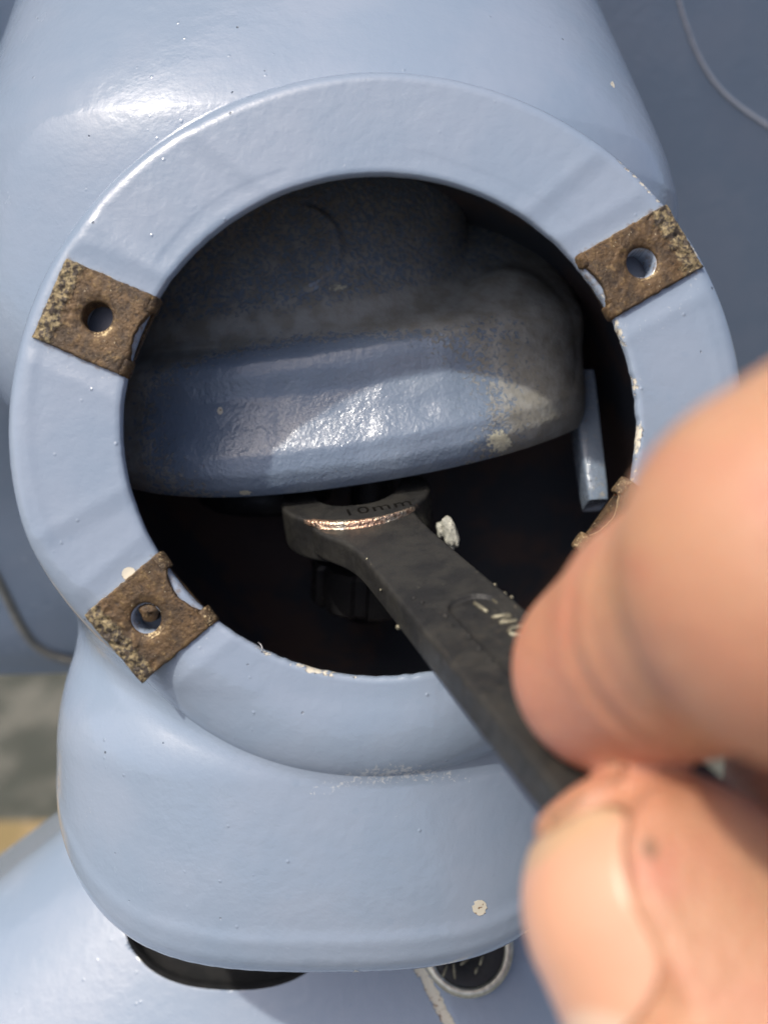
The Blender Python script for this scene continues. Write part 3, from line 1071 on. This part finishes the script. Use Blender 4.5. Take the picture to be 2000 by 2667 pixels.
# stamped size on the jaw face
tc = bpy.data.curves.new('size_text', 'FONT')
tc.body = '10mm'
tc.size = 3.6
tc.align_x = 'CENTER'
tc.space_character = 1.12
tc.extrude = 0.02
tob = bpy.data.objects.new('size_text', tc)
COL.objects.link(tob)
bpy.context.view_layer.update()
tm = bpy.data.meshes.new_from_object(tob.evaluated_get(bpy.context.evaluated_depsgraph_get()))
bpy.data.objects.remove(tob)
tv = np.array([v.co[:] for v in tm.vertices])
tf = [list(p.vertices) for p in tm.polygons]
ang0 = R(8)
ex = np.array([math.sin(ang0), math.cos(ang0)])     # text runs along +b
ey = np.array([-math.cos(ang0), math.sin(ang0)])    # top of letters towards the mouth
pos = np.array([8.6, 0.6])
ab = pos + tv[:, :1] * ex + tv[:, 1:2] * ey * 0.95
# bend the line a little round the jaw
Wt = ab[:, :1] * A + ab[:, 1:2] * Bn + (3.115 + tv[:, 2:3]) * Cn + HEAD
mesh('size_stamp', Wt, tf, M_STAMP, parent=spanner, smooth=False)

# raised lettering in the pocket of the handle


def on_plane(px, py, cz):
    """point of the handle's face seen at a photo pixel"""
    o = np.array([0, 0, CAMD])
    d = P(px, py, 0) - o
    p0 = HEAD + Cn * cz
    t = ((p0 - o) @ Cn) / (d @ Cn)
    return o + d * t


strokes = [[(1236, 1571), (1252, 1582), (1268, 1593)], [(1285, 1563), (1302, 1574), (1318, 1585)],
           [(1282, 1608), (1310, 1604), (1338, 1600)], [(1338, 1600), (1320, 1611), (1303, 1622)], [(1303, 1622), (1330, 1619), (1357, 1615)],
           [(1385, 1627), (1350, 1633), (1330, 1638), (1325, 1645), (1333, 1652), (1352, 1653), (1390, 1648)]]
for s in strokes:
    pts = [on_plane(x, y, 1.75) for x, y in s]
    pts = np.array([pts[0]] + pts + [pts[-1]])
    pts[0] += (pts[1] - pts[2]) * 0.12
    pts[-1] += (pts[-2] - pts[-3]) * 0.12
    rad = np.array([0.06] + [0.24] * (len(pts) - 2) + [0.06])
    V, F = tube(pts, rad, 10)
    mesh('raised_letter_stroke', V, F, M_EMBOSS, parent=spanner)

for (a, b, c, rr_) in ((26, -5.75, 0.6, 0.16), (31, -5.7, -1.9, 0.34), (34, 5.2, 1.9, 0.22), (36, 5.3, 1.6, 0.3), (37.5, 5.4, 1.9, 0.24), (20, -5.2, 2.0, 0.15),
                       (32.5, -4.0, 2.1, 0.24), (34, -3.6, 2.15, 0.2), (38, -2.6, 2.15, 0.3), (40, -2.9, 2.15, 0.22), (43, -2.3, 2.15, 0.3), (45.5, -2.4, 2.15, 0.26), (48, -2.5, 2.15, 0.3)):
    q = HEAD + A * a + Bn * b + Cn * c
    V = []
    for i in range(7):
        for j in range(8):
            t, f = math.pi * i / 6, 2 * math.pi * j / 8
            d = np.array([math.sin(t) * math.cos(f), math.sin(t) * math.sin(f), math.cos(t)])
            V.append(q + rr_ * d * (0.75 + 0.5 * noise3(d * 1.7 + a, 3)))
    mesh('grit_grain', np.array(V), grid_faces(7, 8, True)[:, ::-1], M_EMBOSS if c < 2.1 else M_BLACK, parent=spanner, attrs={'wear_and_light': zeros(np.array(V)), 'scab': zeros(np.array(V)) + 0.5})

# ---------------------------------------------------------------- flake of old paint beside the jaw


def lump(c, sx, sy, sz, rotz, seed, n=20):
    V = []
    m = 28
    for i in range(n + 1):
        a = math.pi * i / n
        for j in range(m):
            b = 2 * math.pi * j / m
            p = np.array([math.sin(a) * math.cos(b), math.sin(a) * math.sin(b), math.cos(a)])
            p = np.sign(p) * np.abs(p) ** 0.7
            k = 1 + 0.5 * (noise3(p * 2.3 + seed, seed) - 0.5) + 0.25 * (noise3(p * 5 + seed, seed + 1) - 0.5)
            p = p * k * np.array([sx, sy, sz])
            cz, sz_ = math.cos(rotz), math.sin(rotz)
            V.append(np.array([p[0] * cz - p[1] * sz_, p[0] * sz_ + p[1] * cz, p[2]]) + c)
    return np.array(V), grid_faces(n + 1, m, True)[:, ::-1]


fc = P(1172, 1388, -20)
fl = empty('primer_flake', fc)
tag(fl, 'small grey white flake of old primer beside the spanner jaw', 'flake')
V, F = lump(fc, 1.0, 2.3, 0.8, R(18), 3)
mesh('chip', V, F, M_FLAKE, parent=fl)
V, F = lump(P(1148, 1380, -20.5), 0.6, 1.1, 0.5, R(10), 8, 14)
mesh('crumb', V, F, M_FLAKE, parent=fl)
pts = [P(673, 1673, -1), P(681, 1680, 0.2), P(684, 1690, 0.3), P(680, 1700, -0.2)]
V, F = tube(pts, 0.06, 6)
tag(mesh('fibre', V, F, M_FIBRE, origin=P(680, 1700, -0.2)), 'tiny pale fibre on the lower edge of the opening', 'fibre')

# ================================================================ HAND


def cap(p, a, b, ra, rb):
    a, b = np.array(a, float), np.array(b, float)
    ba = b - a
    t = ((p[0] - a[0]) * ba[0] + (p[1] - a[1]) * ba[1] + (p[2] - a[2]) * ba[2]) / (ba @ ba)
    t = np.clip(t, 0, 1)
    d = np.sqrt((p[0] - a[0] - ba[0] * t) ** 2 + (p[1] - a[1] - ba[1] * t) ** 2 + (p[2] - a[2] - ba[2] * t) ** 2)
    return d - (ra + (rb - ra) * t)


TT, TI, TM, TC = (18.9, -27.2, 42.0), (29.4, -45.0, 52.0), (54, -66, 62), (88, -72, 72)
TAX = np.array(TI) - np.array(TT)
TAX = TAX / np.linalg.norm(TAX)
Lp = np.array([-1.0, 0, 0])
Lp -= (Lp @ TAX) * TAX
Lp /= np.linalg.norm(Lp)
Kp = np.cross(Lp, TAX)
if Kp[2] < 0:
    Kp = -Kp
NN = 0.94 * Lp + 0.34 * Kp
NN /= np.linalg.norm(NN)
NSIDE = np.cross(NN, TAX)
NAILC = np.array(TT) + TAX * 1.0


def thumb_sdf(p):
    d = cap(p, TT, np.array(TT) + TAX * 12, 9.3, 10.0)
    d = smin(d, cap(p, np.array(TT) + TAX * 10, TI, 9.7, 10.8), 3)
    for off, dep, wd in ((17.0, 0.4, 0.7), (18.8, 0.35, 0.6), (20.6, 0.45, 0.7)):
        cc = np.array(TT) + TAX * off
        pd = (p[0] - cc[0]) * TAX[0] + (p[1] - cc[1]) * TAX[1] + (p[2] - cc[2]) * TAX[2] + 0.5 * np.sin(0.5 * p[0] + 0.2 * p[2])
        d = d + dep * np.exp(-(pd / wd) ** 2)
    # pulp on the pad side
    d = smin(d, cap(p, np.array(TT) - NN * 2.0 + TAX * 2, np.array(TT) - NN * 2.5 + TAX * 10, 8.3, 8.8), 3)
    d = smin(d, cap(p, TI, TM, 10.8, 12.5), 4)
    d = smin(d, cap(p, TM, TC, 13.5, 17), 8)
    return d


def nail_local(p):
    q = [p[k] - NAILC[k] for k in range(3)]
    l = q[0] * TAX[0] + q[1] * TAX[1] + q[2] * TAX[2]
    s = q[0] * NSIDE[0] + q[1] * NSIDE[1] + q[2] * NSIDE[2]
    n = q[0] * NN[0] + q[1] * NN[1] + q[2] * NN[2]
    return l, s, n


IT, ID0, ID, IP_, IM = (18.0, -12.4, 34.0), (20.8, -7.3, 43.5), (22.2, -2.9, 57.0), (45, 10.5, 65), (86, 2, 74)


def hand_sdf(x, y, z):
    p = (x, y, z)
    th_ = thumb_sdf(p)
    # shallow bed for the nail with a raised fold round it
    l, s, n = nail_local(p)
    bed = np.sqrt((np.clip(np.abs(l - 1.5) - 5.5, 0, None)) ** 2 + (s / 1.0) ** 2)
    edge = np.maximum(np.abs(s) - 6.7, np.maximum(l - 3.5, -9 - l))
    fold = np.exp(-((edge - 0.7) / 0.8) ** 2) * (n > 0) * 0.55
    inset = sstep(-edge, -0.2, 0.8) * (n > 0) * 0.55
    th_ = th_ - fold + inset
    ix = cap(p, IT, ID0, 8.0, 8.5)
    ix = smin(ix, cap(p, ID0, ID, 8.3, 8.0), 2)
    mid = cap(p, ID, IP_, 10.3, 11.8)
    ix = smin(ix, mid, 0.5)
    ix = smin(ix, cap(p, IP_, IM, 10.8, 13.5), 4)
    mf = cap(p, (36.5, -22.5, 31), (54, -13, 46), 8.2, 9.2)
    mf = smin(mf, cap(p, (54, -13, 46), (76, 2, 56), 9.4, 10.5), 2)
    mf = smin(mf, cap(p, (76, 2, 56), (104, -10, 62), 10.5, 13), 4)
    rf = cap(p, (66, -36, 26), (74, -26, 38), 7.8, 8.6)
    rf = smin(rf, cap(p, (74, -26, 38), (94, -10, 46), 8.8, 10), 2)
    rf = smin(rf, cap(p, (94, -10, 46), (118, -20, 52), 10, 12.5), 4)
    lf = cap(p, (86, -46, 24), (92, -36, 32), 6.8, 7.6)
    lf = smin(lf, cap(p, (92, -36, 32), (108, -22, 38), 7.8, 8.8), 2)
    lf = smin(lf, cap(p, (108, -22, 38), (128, -32, 44), 9, 11), 4)
    # flexion creases and fine folds on the forefinger
    for cc, axd, dep, wd in ((ID0, np.array(ID) - np.array(ID0), 0.55, 0.7), (np.array(ID0) + 3.2 * np.array([0.1, 0.32, 0.94]), np.array(ID) - np.array(ID0), 0.3, 0.5),
                             (np.array(ID) + 0.25 * (np.array(IP_) - np.array(ID)), np.array(IP_) - np.array(ID), 0.35, 0.6), (np.array(ID) + 0.33 * (np.array(IP_) - np.array(ID)), np.array(IP_) - np.array(ID), 0.3, 0.5)):
        axd = axd / np.linalg.norm(axd)
        pd = (x - cc[0]) * axd[0] + (y - cc[1]) * axd[1] + (z - cc[2]) * axd[2]
        pd = pd + 0.5 * np.sin(0.45 * x + 0.3 * y)
        ix = ix + dep * np.exp(-(pd / wd) ** 2)
    fingers = np.minimum(np.minimum(mf, rf), lf)
    pm = cap(p, (88, -8, 72), (140, -66, 66), 14, 17)
    pm = smin(pm, cap(p, (104, -14, 62), (142, -68, 62), 14, 17), 8)
    pm = smin(pm, cap(p, (126, -34, 46), (144, -72, 58), 12, 17), 8)
    pm = smin(pm, cap(p, TC, (142, -70, 64), 17, 18), 10)
    pm = smin(pm, cap(p, (142, -70, 62), (176, -100, 60), 21, 24), 12)
    d = np.minimum(ix, fingers)
    d = smin(d, pm, 5)
    d = smin(d, th_, np.where((x > 60), 6.0, 0.25))
    return d


V, F = surface_nets((4, -128, 10), (204, 30, 98), 0.7, hand_sdf)
V = relax(V, F, 2, 0.5)
l, s, n = nail_local(V.T)
edge = np.maximum(np.abs(s) - 6.7, np.maximum(l - 3.5, -9 - l))
tsd = thumb_sdf(V.T)
grime = np.exp(-((edge - 0.2) / 0.5) ** 2) * (n > 0) * (tsd < 1.5) * np.where(l < -3, 0.8, 0.16)
for c, r, w in (((1692, 2212), 0.62, 1.2), ((1655, 2140), 0.6, 0.6)):
    q = P(*c, 70)
    o_ = np.array([0, 0, CAMD])
    e_ = (q - o_) / np.linalg.norm(q - o_)
    t_ = 20.0
    for _ in range(60):
        q = o_ + e_ * t_
        t_ += 0.8 * float(hand_sdf(*[np.array(v) for v in q]))
    dd = np.sqrt((V[:, 0] - q[0]) ** 2 + (V[:, 1] - q[1]) ** 2 + ((V[:, 2] - q[2]) * 0.12) ** 2)
    grime = np.maximum(grime, w * np.exp(-(dd / r) ** 2))
dI = np.sqrt(((V - np.array(IT)) ** 2).sum(1))
dT = np.sqrt(((V - np.array(TI)) ** 2).sum(1))
red = np.clip(0.7 * np.exp(-((dI - 8) / 7.0) ** 2) + 0.45 * np.exp(-(dT / 16) ** 2), 0, 1)
hand = mesh('person_hand', V, F, M_SKIN, origin=(150, -80, 60), attrs={'grime': grime, 'red': red})
tag(hand, 'bare hand gripping the black spanner between forefinger and thumb, thumbnail towards us', 'hand')

# the thumb nail: a curved plate laid on the thumb's surface
NU, NW = 40, 40
Vn, lun, tp, gr = [], [], [], []
for layer in (0, 1):
    for i in range(NU):
        f = i / (NU - 1)
        l0 = -8.6 + 11.8 * f
        end = math.sqrt(max(0.0, 1 - max(0, (f - 0.72) / 0.28) ** 2.4)) if f > 0.72 else 1.0
        tipr = math.sqrt(max(0.0, 1 - ((0.22 - f) / 0.22) ** 2.0)) if f < 0.22 else 1.0
        hw = 6.6 * max(0.12, min(end, 0.35 + 0.65 * tipr))
        for j in range(NW):
            s0 = hw * (2 * j / (NW - 1) - 1)
            c0 = NAILC + TAX * l0 + NSIDE * s0
            # march in along -NN to the surface
            t = 16.0
            for _ in range(40):
                q = c0 + NN * t
                dd = float(thumb_sdf((q[0], q[1], q[2])))
                t -= dd * 0.9
                if abs(dd) < 0.01 or t < -2:
                    break
            t = max(t, 3.0)
            lift = 0.12 if layer == 0 else -0.75
            Vn.append(c0 + NN * (t + lift))
            lun.append(float(sstep(np.array(f + 0.35 * (s0 / 6.5) ** 2 * -1), 0.80, 0.86)))
            tp.append(float(sstep(np.array(-f), -0.16, -0.10)))
            gr.append(0.75 * float(sstep(np.array(-f), -0.05, -0.01)))
Fn = grid_faces(NU, NW)
Fn = np.concatenate([Fn, Fn[:, ::-1] + NU * NW])
bd = []
for i in range(NU - 1):
    for j in (0, NW - 1):
        a, b = i * NW + j, (i + 1) * NW + j
        q = [a, b, b + NU * NW, a + NU * NW]
        bd.append(q if j == 0 else q[::-1])
for j in range(NW - 1):
    for i in (0, NU - 1):
        a, b = i * NW + j, i * NW + j + 1
        q = [a, b, b + NU * NW, a + NU * NW]
        bd.append(q[::-1] if i == 0 else q)
mesh('thumb_nail', np.array(Vn), np.concatenate([Fn, np.array(bd)]), M_NAIL, parent=hand, attrs={'lunula': lun, 'tip': tp, 'grime': gr})

# ================================================================ PANELS BEHIND AND BELOW
def panel_z(x, y):
    return -112 + 0.62 * y - 0.42 * x


# panel behind the housing, its edge highlights painted as thin beads
xs = np.linspace(-190, 190, 240)
ys = np.linspace(0, 1, 120)
Xg, Tg = np.meshgrid(xs, ys)
low = -40 - 0.0 * Xg + 0.0012 * (Xg + 60) ** 2 * (Xg < -60) - 30 * sstep(Xg, -40, 30)
Yg = low + Tg * (190 - low)
Zg = panel_z(Xg, Yg)
Zg = Zg - 4 * np.exp(-(Tg / 0.02) ** 2)


def poly_d(x, y, pts):
    best = np.full(x.shape, 1e9)
    for (x0, y0), (x1, y1) in zip(pts[:-1], pts[1:]):
        dx, dy = x1 - x0, y1 - y0
        t = np.clip(((x - x0) * dx + (y - y0) * dy) / (dx * dx + dy * dy), 0, 1)
        best = np.minimum(best, np.hypot(x - x0 - t * dx, y - y0 - t * dy))
    return best


back = empty('leg_shield', (0, -60, -90))
tag(back, 'blurred darker blue curved panel standing behind the housing', 'panel')
V = np.stack([Xg, Yg, Zg], -1).reshape(-1, 3)
mesh('shield_panel', V, grid_faces(120, 240), M_PAINT, parent=back, attrs={'wear_and_light': zeros(V)})


M_EDGE_GLINT = simple('pale_edge_glint', (0.45, 0.47, 0.52), (0.52, 0.53, 0.57), 0.4, 0.5)  # highlight along the panel's edge, painted as a pale line
M_EDGE_GLINT_DULL = simple('dull_edge_glint', (0.17, 0.17, 0.16), (0.24, 0.23, 0.2), 0.3, 0.6)  # duller painted highlight for the left edge line


def ridge(pxs, rad, mat):
    pts = []
    for px, py in pxs:
        z = -75.0
        for _ in range(8):
            q = P(px, py, z)
            z = float(panel_z(q[0], q[1]))
        pts.append(P(px, py, z))
    pts = np.array(pts)
    t = np.linspace(0, 1, len(pts))
    tt = np.linspace(0, 1, 60)
    fit = [np.polyval(np.polyfit(t, pts[:, k], min(4, len(pts) - 1)), tt) for k in range(3)]
    V, F = tube(np.stack(fit, -1), rad, 12)
    return mesh('edge_glint', V, F, mat, parent=back)


ridge([(1740, -120), (1768, 0), (1800, 110), (1850, 205), (1920, 275), (2000, 330), (2120, 420)], 0.42, M_EDGE_GLINT)
ridge([(-120, 1330), (-20, 1480), (40, 1600), (85, 1670), (150, 1712), (260, 1735)], 1.0, M_EDGE_GLINT_DULL)

# curved lower cover with a slot
NX, NY = 420, 300
xs = np.linspace(-100, 110, NX)
ys = np.linspace(-150, -40, NY)
Xg, Yg = np.meshgrid(xs, ys)


def cover_h(x, y):
    w = np.clip(66 + 1.3 * (-62 - y), 40, 200)
    t = np.abs((x - 2) / w)
    tt = np.clip(t, 0, 0.999)
    h = -33 - 0.42 * (y + 66) - 24 * (1 - np.sqrt(1 - tt ** 2.4)) - np.clip(t - 0.999, 0, None) * w * 6
    # the low step right of the slot, along which the paint has flaked
    stp = x - (5.95 - 0.62 * (y + 70.1))
    h = h + 0.8 * sstep(stp, -0.6, 0.6)
    return h


# the slot outline, on the surface
slot_c = P(585, 2384, -31.5)
sx_, sy_ = 305 * 131 / FPX, 186 * 131 / FPX


def slot_d(x, y):
    q = np.sqrt(np.abs((x - slot_c[0]) / sx_) ** 2.5 + np.abs((y - slot_c[1]) / sy_) ** 2.2)
    return (q - 1) * 8.5


Zg = cover_h(Xg, Yg)
sdd = slot_d(Xg, Yg)
lip = 0.0 * np.exp(-((sdd - 0.6) / 0.7) ** 2)
Zg = Zg - lip * 0.8
V = np.stack([Xg, Yg, np.maximum(Zg, -110)], -1).reshape(-1, 3)
F = grid_faces(NY, NX)
sv = sdd.reshape(-1)
fmin = sv[F].max(1)
F = F[(fmin > -0.3) & (V[F][:, :, 2].min(1) > -80)]
# pull the ragged cells of the cut onto the slot outline
edge_v = np.unique(F[(sv[F].min(1) < 0.9)])
gx = (slot_d(V[:, 0] + 0.05, V[:, 1]) - slot_d(V[:, 0] - 0.05, V[:, 1])) / 0.1
gy = (slot_d(V[:, 0], V[:, 1] + 0.05) - slot_d(V[:, 0], V[:, 1] - 0.05)) / 0.1
g2 = gx ** 2 + gy ** 2 + 1e-9
m = np.zeros(len(V), bool)
m[edge_v] = True
m &= sv < 0.12
for _ in range(3):
    sd_ = slot_d(V[:, 0], V[:, 1])
    V[m, 0] -= (sd_ * gx / g2)[m]
    V[m, 1] -= (sd_ * gy / g2)[m]
V[m, 2] = cover_h(V[m, 0], V[m, 1])
PXv = 1000 + V[:, 0] * FPX / (CAMD - V[:, 2])
PYv = 1333.5 - V[:, 1] * FPX / (CAMD - V[:, 2])
stp = V[:, 0] - (5.95 - 0.62 * (V[:, 1] + 70.1))
wearc = 1.15 * np.exp(-((stp + 0.7) / 1.3) ** 2) * sstep(-V[:, 1], 60, 64)
wearc = np.maximum(wearc, 0.12 * np.exp(-((slot_d(V[:, 0], V[:, 1])) / 0.4) ** 2))
used = np.unique(F)
remap = np.full(len(V), -1)
remap[used] = np.arange(len(used))
cover = mesh('lower_cover', V[used], remap[F], M_PAINT, origin=(0, -100, -40), attrs={'wear_and_light': wearc[used]})
tag(cover, 'blue painted domed cover below the housing with a dark curved slot', 'cover')
M_RIM = simple('grubby_cut_edge', (0.035, 0.035, 0.03), (0.10, 0.095, 0.08), 0.6, 0.6)
# wall of the slot and the dark rubber behind it
NS = 160
ta = np.linspace(0, 2 * math.pi, NS, endpoint=False)
ox = slot_c[0] + sx_ * np.sign(np.cos(ta)) * np.abs(np.cos(ta)) ** (2 / 2.5)
oy = slot_c[1] + sy_ * np.sign(np.sin(ta)) * np.abs(np.sin(ta)) ** (2 / 2.2)
rowsV = []
for k, (sc, dz) in enumerate(((1.012, -0.12), (1.0, -0.35), (0.985, -0.9), (0.985, -1.0), (0.99, -2.0))):
    x_, y_ = slot_c[0] + (ox - slot_c[0]) * sc, slot_c[1] + (oy - slot_c[1]) * sc
    rowsV.append(np.stack([x_, y_, cover_h(x_, y_) + dz], -1))
V = np.concatenate(rowsV)
mesh('slot_rim', V, grid_faces(5, NS, True)[:, ::-1], M_RUBBER, parent=cover, attrs={'wear_and_light': zeros(V)})
rowsV = []
for k, (sc, dz) in enumerate(((1.03, -2.05), (1.0, -4.5), (0.8, -7.0), (0.4, -7.6), (0.02, -7.8))):
    x_, y_ = slot_c[0] + (ox - slot_c[0]) * sc, slot_c[1] + (oy - slot_c[1]) * sc
    rowsV.append(np.stack([x_, y_, cover_h(x_, y_) + dz], -1))
V = np.concatenate(rowsV)
mesh('slot_rubber', V, grid_faces(5, NS, True)[:, ::-1], M_RUBBER, parent=cover, attrs={'wear_and_light': zeros(V)})

# ---------------------------------------------------------------- bolt beside the slot
bc = P(1216, 2462, -29.6)
nb = np.array([0.02, 0.42, 0.9])
nb /= np.linalg.norm(nb)
bolt = empty('flanged_bolt', bc)
tag(bolt, 'round black headed bolt with a bright steel rim on the lower cover', 'bolt')


def disc(profile, n=72):
    V, F = lathe([(a * 1.06, b * 1.06) for a, b in profile], n)
    return place(V, bc, nb), F


V, F = disc([(0.1, -4), (6.6, -4), (6.7, 0.2), (6.45, 0.75), (5.7, 0.9), (5.35, 0.6), (5.3, -0.8), (0.1, -0.8)])
mesh('rim', V, F, M_STEEL, parent=bolt)
V, F = disc([(0.1, 0.3), (5.4, 0.3), (5.4, 0.5), (5.1, 0.62), (2.2, 0.5), (1.5, -0.3), (0.1, -0.5)])
mesh('face', V, F, M_NUT, parent=bolt, attrs={'wear_and_light': zeros(V), 'scab': zeros(V)})
bx_ = np.cross(nb, (0, 0, 1.0))
bx_ /= np.linalg.norm(bx_)
by_ = np.cross(nb, bx_)
if by_[1] < 0:
    by_ = -by_
if bx_[0] < 0:
    bx_ = -bx_
for (x0, y0, x1, y1) in ((-3.7, -1.2, -3.1, 0.2), (-1.9, -1.3, -2.1, 0.5), (-1.0, 0.5, 0.0, 1.2), (1.9, 0.6, 2.3, 1.7), (1.2, -0.6, 1.5, 0.2)):
    y0, y1 = y0 - 3.1, y1 - 3.1
    p0 = bc + bx_ * x0 + by_ * y0 + nb * 0.62
    p1 = bc + bx_ * x1 + by_ * y1 + nb * 0.62
    V, F = tube([p0 - (p1 - p0) * 0.15, p0, (p0 + p1) / 2, p1, p1 + (p1 - p0) * 0.15], [0.05, 0.22, 0.26, 0.22, 0.05], 8)
    mesh('raised_mark', V, F, M_EMBOSS, parent=bolt)

# ---------------------------------------------------------------- tan board on the ground
o = Vector(cam.matrix_world.translation)


def ground_hit(px, py):
    d = ROT @ Vector(tuple((P(px, py, 0) - np.array([0, 0, CAMD])) * 0.001))
    t = -o.z / d.z
    return o + d * t


h0 = ground_hit(-60, 2175)
nt = NT('raw_tan_board')
c = nt.mix(nt.ramp(nt.noise(0.02, 4), 0.35, 0.65), (0.20, 0.145, 0.055), (0.28, 0.20, 0.09))
M_BOARD = nt.out(c, 0.7, 0.0, nt.bump(nt.noise(0.2, 4), 0.5))
bw = bpy.data.meshes.new('board')
x0, x1 = h0.x - 0.5, h0.x + 0.45
y1 = h0.y
y0 = y1 - 0.3
z1 = 0.03
vs_ = [(x0, y0, 0.002), (x1, y0, 0.002), (x1, y1, 0.002), (x0, y1, 0.002), (x0, y0, z1), (x1, y0, z1), (x1, y1, z1), (x0, y1, z1)]
bw.from_pydata(vs_, [], [(3, 2, 1, 0), (4, 5, 6, 7), (0, 1, 5, 4), (1, 2, 6, 5), (2, 3, 7, 6), (3, 0, 4, 7)])
bw.materials.append(M_BOARD)
bo = bpy.data.objects.new('board', bw)
COL.objects.link(bo)
bm_ = bo.modifiers.new('bevel', 'BEVEL')
bm_.width = 0.004
tag(bo, 'blurred tan board lying on the paving at lower left', 'board')

for ob in bpy.data.objects:
    if 'org' in ob:
        del ob['org']
